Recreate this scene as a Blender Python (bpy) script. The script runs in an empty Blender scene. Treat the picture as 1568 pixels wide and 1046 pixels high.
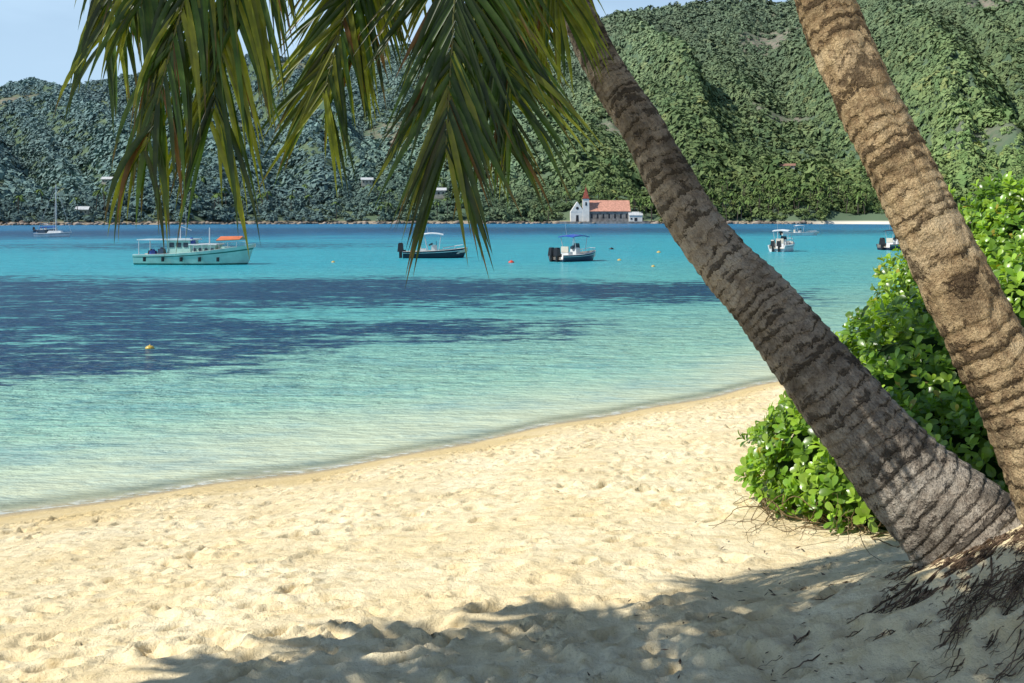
import bpy, math, random
import numpy as np
from mathutils import Vector, Matrix
rng=np.random.default_rng(7); random.seed(7)
scene=bpy.context.scene
COL=scene.collection

# ---------------------------------------------------------------- helpers
def vnoise(x,y,seed=0.0):
    x=np.asarray(x,dtype=np.float64); y=np.asarray(y,dtype=np.float64)
    xi=np.floor(x); yi=np.floor(y); fx=x-xi; fy=y-yi
    fx=fx*fx*(3-2*fx); fy=fy*fy*(3-2*fy)
    def h(a,b):
        v=np.sin(a*127.1+b*311.7+seed*74.7)*43758.5453
        return v-np.floor(v)
    return (h(xi,yi)*(1-fx)+h(xi+1,yi)*fx)*(1-fy)+(h(xi,yi+1)*(1-fx)+h(xi+1,yi+1)*fx)*fy
def fbm(x,y,o=4,seed=0.0):
    s=0;a=.5;t=0
    for i in range(o):
        s=s+a*vnoise(x*2**i+i*17.3,y*2**i+i*9.1,seed+i); t+=a; a*=.5
    return s/t

def mesh_obj(name,verts,faces,mats,mi=None,parent=None,smooth=False,loc=None):
    me=bpy.data.meshes.new(name)
    verts=np.asarray(verts,dtype=np.float32)
    if isinstance(faces,np.ndarray):
        nf,k=faces.shape
        me.vertices.add(len(verts)); me.vertices.foreach_set('co',verts.ravel())
        me.loops.add(nf*k); me.loops.foreach_set('vertex_index',faces.astype(np.int32).ravel())
        me.polygons.add(nf); me.polygons.foreach_set('loop_start',np.arange(0,nf*k,k,dtype=np.int32))
        me.polygons.foreach_set('loop_total',np.full(nf,k,dtype=np.int32))
        me.update(calc_edges=True)
    else:
        me.from_pydata([tuple(v) for v in verts.tolist()],[],faces); me.update()
    for m in mats: me.materials.append(m)
    if mi is not None: me.polygons.foreach_set('material_index',np.asarray(mi,dtype=np.int32))
    if smooth: me.polygons.foreach_set('use_smooth',np.ones(len(me.polygons),dtype=bool))
    me.validate()
    ob=bpy.data.objects.new(name,me); COL.objects.link(ob)
    if parent: ob.parent=parent
    if loc is not None: ob.location=loc
    return ob
def add_col(ob,cols,name='Col'):
    at=ob.data.attributes.new(name,'FLOAT_VECTOR','POINT')
    at.data.foreach_set('vector',np.asarray(cols,dtype=np.float32).ravel())
def add_f(ob,vals,name):
    at=ob.data.attributes.new(name,'FLOAT','POINT')
    at.data.foreach_set('value',np.asarray(vals,dtype=np.float32).ravel())
def empty(name,loc=(0,0,0),rz=0,rx=0,ry=0):
    e=bpy.data.objects.new(name,None); COL.objects.link(e); e.location=loc; e.rotation_euler=(rx,ry,rz); e.empty_display_size=.3
    return e

class NT:
    def __init__(s,name):
        s.m=bpy.data.materials.new(name); s.m.use_nodes=True; s.t=s.m.node_tree; s.n=s.t.nodes
        s.b=s.n['Principled BSDF']; s.out=s.n['Material Output']
    def new(s,typ,**kw):
        n=s.n.new(typ)
        for k,v in kw.items(): setattr(n,k,v)
        return n
    def link(s,a,b): s.t.links.new(a,b)
    def setv(s,sock,v):
        if isinstance(v,bpy.types.NodeSocket): s.link(v,sock)
        else: sock.default_value=v
    def attr(s,name): return s.new('ShaderNodeAttribute',attribute_name=name)
    def pos(s): return s.new('ShaderNodeNewGeometry').outputs['Position']
    def mapping(s,vec,scale=(1,1,1),rot=(0,0,0)):
        n=s.new('ShaderNodeMapping'); s.link(vec,n.inputs['Vector']); n.inputs['Scale'].default_value=scale; n.inputs['Rotation'].default_value=rot
        return n.outputs[0]
    def noise(s,vec,scale,detail=4,rough=.55,dist=0):
        n=s.new('ShaderNodeTexNoise'); s.link(vec,n.inputs['Vector']); n.inputs['Scale'].default_value=scale
        n.inputs['Detail'].default_value=detail; n.inputs['Roughness'].default_value=rough; n.inputs['Distortion'].default_value=dist
        return n.outputs['Fac']
    def math(s,op,a,b=0.0,c=None,clamp=False):
        n=s.new('ShaderNodeMath',operation=op); n.use_clamp=clamp
        s.setv(n.inputs[0],a); s.setv(n.inputs[1],b)
        if c is not None: s.setv(n.inputs[2],c)
        return n.outputs[0]
    def mix(s,f,a,b,mode='MIX'):
        n=s.new('ShaderNodeMix',data_type='RGBA',blend_type=mode)
        s.setv(n.inputs[0],f)
        for i,v in ((6,a),(7,b)):
            if isinstance(v,tuple) and len(v)==3: v=v+(1,)
            s.setv(n.inputs[i],v)
        return n.outputs[2]
    def smooth(s,v,a,b,c=0.0,d=1.0):
        n=s.new('ShaderNodeMapRange',interpolation_type='SMOOTHSTEP'); s.setv(n.inputs[0],v)
        n.inputs[1].default_value=a; n.inputs[2].default_value=b; n.inputs[3].default_value=c; n.inputs[4].default_value=d
        return n.outputs[0]
    def bump(s,h,dist,strength=1.0,prev=None):
        n=s.new('ShaderNodeBump'); s.link(h,n.inputs['Height']); n.inputs['Distance'].default_value=dist; n.inputs['Strength'].default_value=strength
        if prev is not None: s.link(prev,n.inputs['Normal'])
        return n.outputs[0]
    def set(s,**kw):
        names={'col':'Base Color','rough':'Roughness','spec':'Specular IOR Level','normal':'Normal','alpha':'Alpha','metal':'Metallic','ior':'IOR','coat':'Coat Weight'}
        for k,v in kw.items():
            if isinstance(v,tuple) and len(v)==3: v=v+(1,)
            s.setv(s.b.inputs[names[k]],v)
        return s.m

def simple(name,col,rough=.5,spec=.4,var=.15,scale=3.0):
    t=NT(name); tc=t.new('ShaderNodeTexCoord').outputs['Object']
    f=t.noise(tc,scale,5)
    dark=tuple(c*(1-var*2) for c in col); light=tuple(min(1,c*(1+var)) for c in col)
    return t.set(col=t.mix(t.smooth(f,.3,.7),dark,light),rough=rough,spec=spec)

# ---------------------------------------------------------------- camera, sun, sky
cam=bpy.data.cameras.new('camera'); co=bpy.data.objects.new('camera',cam); COL.objects.link(co)
co.location=(0,0,3.2); co.rotation_euler=(math.radians(90),0,0)
cam.sensor_width=36; cam.lens=35; cam.shift_y=-0.1196; cam.clip_end=20000; cam.clip_start=.05
scene.camera=co
ELEV=math.radians(46); BEH=math.radians(20)
S=Vector((-math.cos(ELEV)*math.cos(BEH),-math.cos(ELEV)*math.sin(BEH),math.sin(ELEV)))
sl=bpy.data.lights.new('sun','SUN'); sl.energy=5.0; sl.angle=math.radians(.45); sl.color=(1,.96,.88)
so=bpy.data.objects.new('sun',sl); COL.objects.link(so); so.rotation_euler=S.to_track_quat('Z','Y').to_euler(); so.location=(-20,-6,30)
w=bpy.data.worlds.new('World'); scene.world=w; w.use_nodes=True
wn=w.node_tree; sk=wn.nodes.new('ShaderNodeTexSky'); sk.sky_type='NISHITA'; sk.sun_disc=False
sk.sun_elevation=ELEV; sk.sun_rotation=math.atan2(S.x,S.y)%(2*math.pi); sk.air_density=1.0; sk.dust_density=.5; sk.ozone_density=2.0
bg=wn.nodes['Background']; bg.inputs[1].default_value=.07
tc=wn.nodes.new('ShaderNodeTexCoord'); mp=wn.nodes.new('ShaderNodeMapping'); mp.inputs['Scale'].default_value=(2.0,2.0,7.0)
ns=wn.nodes.new('ShaderNodeTexNoise'); ns.inputs['Scale'].default_value=1.6; ns.inputs['Detail'].default_value=5
mr=wn.nodes.new('ShaderNodeMapRange'); mr.interpolation_type='SMOOTHSTEP'; mr.inputs[1].default_value=.40; mr.inputs[2].default_value=.70; mr.inputs[3].default_value=-.06; mr.inputs[4].default_value=.25
sx=wn.nodes.new('ShaderNodeSeparateXYZ'); hz=wn.nodes.new('ShaderNodeMapRange'); hz.interpolation_type='SMOOTHSTEP'; hz.inputs[1].default_value=.12; hz.inputs[2].default_value=.50; hz.inputs[3].default_value=.88; hz.inputs[4].default_value=0.03
mxf=wn.nodes.new('ShaderNodeMath'); mxf.operation='ADD'; mxf.use_clamp=True
mxs=wn.nodes.new('ShaderNodeMix'); mxs.data_type='RGBA'; mxs.inputs[7].default_value=(8.2,11.4,14.6,1)
tint=wn.nodes.new('ShaderNodeMix'); tint.data_type='RGBA'; tint.blend_type='MULTIPLY'; tint.inputs[0].default_value=1; tint.inputs[7].default_value=(1.0,1.15,1.36,1)
L_=wn.links.new
L_(tc.outputs['Generated'],mp.inputs[0]); L_(mp.outputs[0],ns.inputs['Vector']); L_(ns.outputs['Fac'],mr.inputs[0]); L_(tc.outputs['Generated'],sx.inputs[0]); L_(sx.outputs[2],hz.inputs[0])
L_(mr.outputs[0],mxf.inputs[0]); L_(hz.outputs[0],mxf.inputs[1])
L_(sk.outputs[0],tint.inputs[6]); L_(tint.outputs[2],mxs.inputs[6]); L_(mxf.outputs[0],mxs.inputs[0]); L_(mxs.outputs[2],bg.inputs[0])
scene.view_settings.view_transform='Standard'; scene.view_settings.look='None'; scene.view_settings.exposure=0

# ---------------------------------------------------------------- beach
SX=np.array([-3000,-60,-12,-5.52,-3.08,.46,2.41,5.38,7.7,15,40,3000.])
SY=np.array([-900,-9,7.9,10.73,12.21,15.2,16.95,19.7,22.0,29.,54,3000.])
def shoreY(x): return np.interp(x,SX,SY)
def shoreYs(x):
    return (shoreY(x-.9)+shoreY(x)*2+shoreY(x+.9))/4
def sd_land(X,Y):
    wob=.10*np.sin(X*1.3+.5)+.06*np.sin(X*3.1)
    return (shoreYs(X)+wob-Y)*.75
def base_h(X,Y):
    d=sd_land(X,Y)
    z=np.where(d>0,1.9*np.tanh(.11*np.maximum(d,0)),np.maximum(-5,.13*d))
    z=z+.50*np.exp(-((X-2.45)**2+(Y-4.0)**2)/(2*.31))
    return z
def zs(x,y): return float(base_h(np.array(x,dtype=float),np.array(y,dtype=float)))
def grow(a,b,n,first):
    t=np.linspace(0,1,n+1)[1:]; L=abs(b-a); p=math.log(L/first)/math.log(n)
    return a+np.sign(b-a)*L*t**p
xs=np.concatenate([grow(-7,-3000,60,.08)[::-1],np.arange(-7,7,.022),grow(7,3000,60,.08)])
ys=np.concatenate([grow(2.6,-600,50,.06)[::-1],np.arange(2.6,8,.018),np.arange(8,21,.045),grow(21,3500,70,.1)])
XX,YY=np.meshgrid(xs,ys)
ZZ=base_h(XX,YY)
D=sd_land(XX,YY)
dry=np.clip((D-.9)/1.8,0,1)*np.clip((60-np.abs(XX))/20,0,1)
ZZ=ZZ+dry*(.05*(fbm(XX*.9,YY*.9,3,1)-.5)+.030*(fbm(XX*3.5,YY*3.5,3,2)-.5)+.016*(fbm(XX*13,YY*13,2,3)-.5))
rough=np.exp(-((YY-4.1)/.9)**2)*np.clip((XX+1.8)/1.5,0,1)
ZZ=ZZ+dry*rough*.08*(fbm(XX*5,YY*6,3,8)-.5)
for i in range(7000):
    fx=rng.uniform(-6.5,6.5); fy=2.8+rng.random()**1.3*15.5
    d=float(sd_land(np.array(fx),np.array(fy)))
    if d<.9: continue
    if rng.random()>.25+.75*min(1,max(0,vnoise(fx*.5,fy*.5,5)*2.2-.6)): continue
    a=rng.uniform(-.6,.9); L=rng.uniform(.045,.105); W=L*rng.uniform(.35,.65); dep=rng.uniform(.012,.050)
    i0,i1=np.searchsorted(xs,[fx-.42,fx+.42]); j0,j1=np.searchsorted(ys,[fy-.42,fy+.42])
    x=XX[j0:j1,i0:i1]-fx; y=YY[j0:j1,i0:i1]-fy
    u=(x*math.cos(a)+y*math.sin(a))/L; v=(-x*math.sin(a)+y*math.cos(a))/W
    r2=u*u+v*v
    ZZ[j0:j1,i0:i1]+= -dep*np.exp(-r2**2)+dep*.4*np.exp(-(np.sqrt(r2)-1.5)**2/.12)
ny,nx=XX.shape
V=np.stack([XX.ravel(),YY.ravel(),ZZ.ravel()],1)
idx=np.arange(ny*nx).reshape(ny,nx)
F=np.stack([idx[:-1,:-1].ravel(),idx[:-1,1:].ravel(),idx[1:,1:].ravel(),idx[1:,:-1].ravel()],1)
t=NT('sand'); p=t.pos()
n1=t.noise(p,1.1,4); n2=t.noise(p,9,4,.65); n3=t.noise(p,160,2,.7); sh=t.attr('land').outputs['Fac']
c=t.mix(t.smooth(n1,.3,.7),(.80,.65,.385),(.89,.77,.515))
c=t.mix(t.smooth(n2,.42,.74),c,(.69,.54,.295))
c=t.mix(t.smooth(n3,.52,.78,0,.40),c,(.38,.29,.16))
damp=t.smooth(t.math('ADD',sh,t.math('MULTIPLY',t.math('SUBTRACT',n1,.5),2.4)),.4,2.4,1,0)
c=t.mix(t.math('MULTIPLY',damp,.75),c,(.62,.465,.21))
wet=t.smooth(t.math('ADD',sh,t.math('MULTIPLY',t.math('SUBTRACT',n1,.5),.5)),.05,.40,1,0)
c=t.mix(wet,c,(.48,.38,.22))
c=t.mix(t.smooth(sh,-.4,.0,1,0),c,(.68,.68,.50))
bp=t.bump(n2,.04,.8); bp=t.bump(n3,.005,.8,bp)
sand=t.set(col=c,rough=t.math('SUBTRACT',.95,t.math('MULTIPLY',wet,.55)),spec=.2,normal=bp)
ob=mesh_obj('beach_sand_ground',V,F,[sand],smooth=True); add_f(ob,D.ravel(),'land')

# ---------------------------------------------------------------- sea
xs=np.concatenate([grow(-45,-2500,30,2)[::-1],np.arange(-45,30,.4),grow(30,2500,30,2)])
ys=np.concatenate([grow(7,-800,30,.6)[::-1],np.arange(7,60,.3),grow(60,3000,60,.5)])
XX,YY=np.meshgrid(xs,ys); D=-sd_land(XX,YY)
def blob(x,y,cx,cy,rx,ry): return np.exp(-(((x-cx)/rx)**2+((y-cy)/ry)**2)**1.3)
wx=XX+5*(fbm(XX*.12,YY*.12,3,20)-.5)*2; wy=YY+3.4*(fbm(XX*.15+9,YY*.22,3,21)-.5)*2
G=np.zeros_like(XX)
for (cx,cy,rx,ry,a) in [(-10,45.0,18,9.0,1.15),(4,45.0,9.0,6.2,1.1),(-17,33,8.0,12,1.05),(-11,23.6,6.2,4.4,.95),(-9,28.4,8.4,3.8,1.0),(-1.8,28.6,5.4,2.6,.95),(-12,36,9,3.5,.7),(-28,44,15,11,1.1),(-40,120,26,18,.6),(-95,230,60,70,.85),(-20,300,110,90,.75),(60,260,70,60,.6)]:
    G=np.maximum(G,a*blob(wx,wy,cx,cy,rx,ry))
V=np.stack([XX.ravel(),YY.ravel(),np.zeros(XX.size)],1); ny,nx=XX.shape
idx=np.arange(ny*nx).reshape(ny,nx)
F=np.stack([idx[:-1,:-1].ravel(),idx[:-1,1:].ravel(),idx[1:,1:].ravel(),idx[1:,:-1].ravel()],1)
t=NT('sea_water'); p=t.pos()
sh=t.attr('shore').outputs['Fac']; g=t.attr('grass').outputs['Fac']
r=math.radians(-40)
pm=t.mapping(p,(1,2.4,1),(0,0,r)); pf=t.mapping(p,(.28,.9,1))
na=t.noise(pf,.8,5,.72,.4); nb=t.noise(t.mapping(p,(.6,1.3,1)),1.7,4,.72); nc=t.noise(p,.07,2); ne=t.noise(t.mapping(p,(.05,.16,1)),1.0,3,.6)
gm=t.math('ADD',g,t.math('MULTIPLY',t.math('SUBTRACT',na,.5),3.0)); gm=t.math('ADD',gm,t.math('MULTIPLY',t.math('SUBTRACT',nb,.5),4.0))
gm=t.math('MULTIPLY',t.smooth(gm,.05,.85),t.smooth(g,.03,.34))
shn=t.math('ADD',sh,t.math('MULTIPLY',t.math('SUBTRACT',nc,.5),5))
c=t.mix(t.smooth(shn,.0,4.5),(.62,.67,.47),(.34,.60,.46))
c=t.mix(t.smooth(shn,3,18),c,(.14,.52,.50))
c=t.mix(t.smooth(sh,20,50),c,(.05,.46,.56))
c=t.mix(t.smooth(t.math('ADD',sh,t.math('MULTIPLY',t.math('SUBTRACT',ne,.5),150)),60,180),c,(.020,.19,.39))
c=t.mix(t.smooth(t.math('ADD',na,t.math('MULTIPLY',nb,.5)),.68,.95,0,.35),c,(.02,.22,.36))
c=t.mix(t.math('MULTIPLY',gm,.96),c,(.003,.034,.120))
w1=t.noise(pm,1.6,4,.66,.4); w2=t.noise(pm,5.5,3,.6); w4=t.noise(t.mapping(p,(.5,1.7,1)),.9,3,.65)
c=t.mix(t.math('MULTIPLY',t.smooth(w1,.48,.64),t.smooth(sh,0,6,.06,.45)),c,(.04,.20,.26))
c=t.mix(t.math('MULTIPLY',t.smooth(w2,.52,.66,0,.45),t.smooth(sh,0,14,1,.25)),c,(.60,.74,.60))  # pale ripple sparkle painted into the water colour, strongest near shore
foam=t.math('MULTIPLY',t.smooth(t.math('ADD',sh,t.math('MULTIPLY',t.math('SUBTRACT',w1,.5),.9)),.0,.26,1,0),t.smooth(w2,.36,.58))
c=t.mix(t.math('MULTIPLY',foam,.75),c,(.75,.76,.72))
hh=t.math('ADD',t.math('MULTIPLY',w1,.24),t.math('ADD',t.math('MULTIPLY',w2,.09),t.math('MULTIPLY',w4,.50)))
bpn=t.new('ShaderNodeBump'); t.link(hh,bpn.inputs['Height']); bpn.inputs['Distance'].default_value=1.0; t.link(t.smooth(sh,0,7,.35,1.0),bpn.inputs['Strength'])
alpha=t.math('MAXIMUM',t.smooth(sh,-.05,.7,.12,1.0),t.math('MULTIPLY',foam,.8))
sea=t.set(col=c,rough=.22,spec=.12,ior=1.33,normal=bpn.outputs[0],alpha=alpha)
ob=mesh_obj('sea_water',V,F,[sea],smooth=True); add_f(ob,D.ravel(),'shore'); add_f(ob,G.ravel(),'grass')

# ---------------------------------------------------------------- hills
px=np.array([-900,-400,0,100,200,300,390,440,520,600,680,760,820,870,900,950,1010,1070,1130,1200,1300,1450,1568,1900,2500.])
py=np.array([190,170,140,128,112,95,80,86,76,66,72,80,72,52,40,17,11,0,-6,2,-30,-50,-60,-60,60.])
pu=(px-784)/1524
def Ysf(u): return np.interp(u,[-1.1,-.51,-.2,0,.1,.3,.51,1.1],[420,500,640,685,690,640,600,500])
def Yrf(u): return np.interp(u,[-1.1,-.5,-.1,.05,.12,.3,.51,1.1],[2200,2200,2100,1900,1500,1400,1400,1400])
def spur(u,tc): return 1-np.abs(2*fbm(u*9+5+.9*tc,tc*1.5+u*5,3,33)-1)
def hillz(u,tt):
    Hr=(335.5-np.interp(u,pu,py))/1524*Yrf(u)-6
    tc=np.clip(tt,0,2)
    pr=np.where(tc<1,np.minimum(tc,1)**1.12,1-.9*(tc-1))
    n=fbm(u*9+.8*fbm(u*5,tc*3,2,31),tc*2.2,4,30)
    n2=spur(u,tc)
    env=4*np.clip(tc,0,1)*(1-np.clip(tc,0,1))
    z=Hr*pr*(1+1.1*(n-.5)*(1-np.clip(tc,0,1)))+env*Hr*.40*(n2-.72)
    z=z+18*np.exp(-((tc-.12)/.07)**2)*np.clip((u-.15)/.2,0,1)
    z=z+4*(fbm(u*260,tc*90,2,35)-.5)*np.clip(tc*8,0,1)
    z=np.where(tt<0,tt*150,np.maximum(z,0)+2.2*np.clip(tc*60,0,1))
    return z
def bare(X,Y,u,tt):
    m=fbm(X*.009,Y*.007,4,44)
    k=np.exp(-(((u-.25)/.05)**2+((tt-.42)/.10)**2))+.9*np.exp(-(((u-.10)/.03)**2+((tt-.80)/.10)**2))+.7*np.exp(-(((u-.47)/.04)**2+((tt-.75)/.10)**2))
    return np.clip((m+.30*k-.67)/.12,0,1)*np.clip((tt-.08)*12,0,1)
U,T=np.meshgrid(np.linspace(-1.1,1.1,800),np.linspace(-.02,1.3,280))
Yh=Ysf(U)+(Yrf(U)-Ysf(U))*T+6*np.sin(U*60)*np.clip(1-T*6,0,1); Xh=U*Yh; Zh=hillz(U,T)
V=np.stack([Xh.ravel(),Yh.ravel(),Zh.ravel()],1); ny,nx=U.shape
idx=np.arange(ny*nx).reshape(ny,nx)
F=np.stack([idx[:-1,:-1].ravel(),idx[:-1,1:].ravel(),idx[1:,1:].ravel(),idx[1:,:-1].ravel()],1)
t=NT('hillside_undergrowth'); p=t.pos(); n1=t.noise(p,.012,4); n2=t.noise(p,.15,4,.7)
sz=t.new('ShaderNodeSeparateXYZ'); t.link(p,sz.inputs[0])
c=t.mix(t.smooth(n1,.35,.7),(.085,.135,.085),(.13,.175,.10))
c=t.mix(t.smooth(n2,.5,.75,0,.3),c,(.16,.16,.11))
c=t.mix(t.math('MULTIPLY',t.attr('bare').outputs['Fac'],t.smooth(n2,.35,.6)),c,(.24,.21,.17))
beachc=t.mix(t.smooth(sz.outputs[0],185,205),(.36,.30,.22),(.74,.68,.56))
c=t.mix(t.smooth(sz.outputs[2],1.2,2.6,1,0),c,beachc)
hm=t.set(col=c,rough=1,spec=.05)
ob=mesh_obj('hills',V,F,[hm],smooth=True); add_f(ob,bare(Xh,Yh,U,T).ravel(),'bare')

# ---------------------------------------------------------------- forest on the hills: crowns made of leaf-clump facets
import bmesh
def ico(sub):
    bm=bmesh.new(); bmesh.ops.create_icosphere(bm,subdivisions=sub,radius=1)
    v=np.array([x.co[:] for x in bm.verts]); f=np.array([[q.index for q in fc.verts] for fc in bm.faces]); bm.free(); return v,f
iv,ifc=ico(2)
iv1,if1=ico(1)
def crown_protos(nt,size):
    out=[]
    for k in range(16):
        sub=[(rng.normal(0,.38),rng.normal(0,.38),rng.uniform(-.1,.35),rng.uniform(.5,.8)) for _ in range(4)]
        V=[]
        for i in range(nt):
            sx_,sy_,sz_,sr=sub[i%4]
            d=rng.normal(size=3); d/=np.linalg.norm(d); d[2]=abs(d[2])*1.0-.2*rng.random()
            c=np.array([sx_,sy_,sz_])+d*sr*rng.uniform(.75,1.05)
            n=d*.8+np.array([0,0,.45])+rng.normal(0,.22,3); n/=np.linalg.norm(n); a=np.cross(n,[.3,.5,.8]); a/=np.linalg.norm(a); b=np.cross(n,a)
            s=size*rng.uniform(.6,1.3); r0=rng.uniform(0,6.28)
            for q in range(3):
                an=r0+q*2.094+rng.uniform(-.3,.3); V.append(c+s*(a*math.cos(an)+b*math.sin(an)))
        out.append(V)
    return np.array(out)
PR={1:crown_protos(32,.44),2:crown_protos(90,.27)}
def site(u,tt): 
    Y=float(Ysf(u)+(Yrf(u)-Ysf(u))*tt); return (u*Y,Y,float(hillz(np.array(u),np.array(tt))))
hs=[(-.1457,.07,8,2.8,0),(-.0735,.052,10,4,0),(.2762,.115,11,1.6,1),(-.406,.118,7,2.4,0),(-.431,.022,6,2.4,0),(.105,.03,8,3,1)]
hp=[site(h[0],h[1]) for h in hs]
clear=[(p_[0],p_[1],h[2]*.6,20,6) for p_,h in zip(hp,hs)]+[(66,690,34,60,22)]
def forest(lod,n,tlo,thi,rlo,rhi,pw,ucap=.62,br=1.0):
    protos=PR[lod]
    u=rng.uniform(-ucap,ucap,n); tt=tlo+(thi-tlo)*rng.random(n)**pw
    Yh=Ysf(u)+(Yrf(u)-Ysf(u))*tt+6*np.sin(u*60)*np.clip(1-tt*6,0,1); X=u*Yh; Z=hillz(u,tt)
    keep=np.ones(n,bool)
    for (cx,cy,hw,fr,bk) in clear: keep&=~((np.abs(X-cx)<hw)&(Yh>cy-fr)&(Yh<cy+bk))
    keep&=rng.random(n)>bare(X,Yh,u,tt)*.85
    keep&=~((u>.315)&(u<.40)&(tt<.018))
    u,tt,X,Yh,Z=[q[keep] for q in (u,tt,X,Yh,Z)]; n=len(u)
    gx=np.clip(.55*(hillz(u+.006,tt)-hillz(u-.006,tt))/(.012*Yh),-.6,.6)
    gy=np.clip(.55*(hillz(u,tt+.015)-hillz(u,tt-.015))/(.03*(Yrf(u)-Ysf(u))),-.6,.6); gx=np.where(tt<.05,0,gx); gy=np.where(tt<.05,0,gy)
    R=(rlo+(rhi-rlo)*rng.random(n)**2.2)*(.7+.6*vnoise(X*.02,Yh*.02,3))*(1+.25*np.clip((Yh-800)/1300,0,1))
    k=rng.integers(0,16,n); a=rng.uniform(0,6.28,n)
    P=protos[k]; ca=np.cos(a)[:,None]; sa=np.sin(a)[:,None]
    x=P[:,:,0]*ca-P[:,:,1]*sa; y=P[:,:,0]*sa+P[:,:,1]*ca; z=P[:,:,2]*rng.uniform(.7,1.5,n)[:,None]
    z=z+x*gx[:,None]+y*gy[:,None]
    vx=X[:,None]+x*R[:,None]; vy=Yh[:,None]+y*R[:,None]; vz=Z[:,None]+(z+.35)*R[:,None]
    nv=P.shape[1]; V=np.stack([vx,vy,vz],2).reshape(-1,3)
    F=np.arange(n*nv).reshape(-1,3)
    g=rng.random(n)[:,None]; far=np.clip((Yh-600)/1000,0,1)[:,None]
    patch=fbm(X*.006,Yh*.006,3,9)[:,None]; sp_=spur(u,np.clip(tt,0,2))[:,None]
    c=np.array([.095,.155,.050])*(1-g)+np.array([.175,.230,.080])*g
    c=c*(.35+1.0*patch+.3*sp_); yl=(rng.random(n)<.06)[:,None]; c=np.where(yl,c*np.array([1.3,1.1,1.0]),c)  # spur term puts ridge and gully shading into the crown colour
    c=c*(1-far*.62)+np.array([.205,.265,.225])*far*.70*(.60+.5*patch)  # pale distance haze blended into the crown colour
    left=np.clip((-u+.08)/.28,0,1)[:,None]; c=c*(1-.72*left)+np.array([.150,.235,.260])*left*.76*(.62+.5*patch+.2*sp_)  # bluer haze blended into the crown colour towards the left
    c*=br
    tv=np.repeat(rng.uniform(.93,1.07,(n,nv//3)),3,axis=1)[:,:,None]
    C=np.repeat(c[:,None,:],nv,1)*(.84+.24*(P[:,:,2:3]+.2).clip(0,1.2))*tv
    return V,F,C.reshape(-1,3)
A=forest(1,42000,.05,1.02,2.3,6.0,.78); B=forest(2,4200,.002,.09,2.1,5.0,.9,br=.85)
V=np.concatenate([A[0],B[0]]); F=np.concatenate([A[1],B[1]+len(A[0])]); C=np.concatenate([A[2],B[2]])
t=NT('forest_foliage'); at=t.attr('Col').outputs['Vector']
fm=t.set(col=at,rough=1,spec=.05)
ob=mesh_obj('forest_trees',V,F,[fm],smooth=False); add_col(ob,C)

Vv=[];Ff=[];Cc=[]
def strip(pts,ws,side,col):
    b=len(Vv)
    for q,wd in zip(pts,ws):
        Vv.append(q-side*wd); Vv.append(q+side*wd); Cc.append(col); Cc.append(col)
    for i in range(len(pts)-1): Ff.append((b+2*i,b+2*i+1,b+2*i+3,b+2*i+2))
for i in range(190):
    u=random.choice([random.uniform(-.5,.5),random.uniform(.12,.36)]); tt=random.uniform(.003,.06)
    x,y,z=site(u,tt)
    if 34<x<80 and y<700: continue
    if u>.31 and tt<.02: continue
    h=random.uniform(8,14); ln=random.uniform(-2,2); top=np.array([x+ln,y,z+h])
    pts=[np.array([x,y,z]),np.array([x+ln*.3,y,z+h*.5]),top]
    strip(pts,[.28,.22,.18],np.array([1.,0,0]),(.16,.13,.10)); strip(pts,[.28,.22,.18],np.array([0,1.,0]),(.16,.13,.10))
    for k in range(15):
        a=random.uniform(0,6.28); e=random.uniform(-.3,1.1); L=random.uniform(2.8,4.2); d=np.array([math.cos(a),math.sin(a),0]); sdv=np.array([-math.sin(a),math.cos(a),0])
        q=[top+d*L*s*math.cos(e)+np.array([0,0,L*(math.sin(e)*s-.75*s*s)]) for s in (0,.3,.6,.85,1)]
        g=random.uniform(.7,1.3); strip(q,[.1,.5,.55,.4,.05],sdv,(.12*g,.18*g,.055*g))
ob=mesh_obj('coconut_palm_grove',np.array(Vv),Ff,[fm]); add_col(ob,np.array(Cc))

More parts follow.
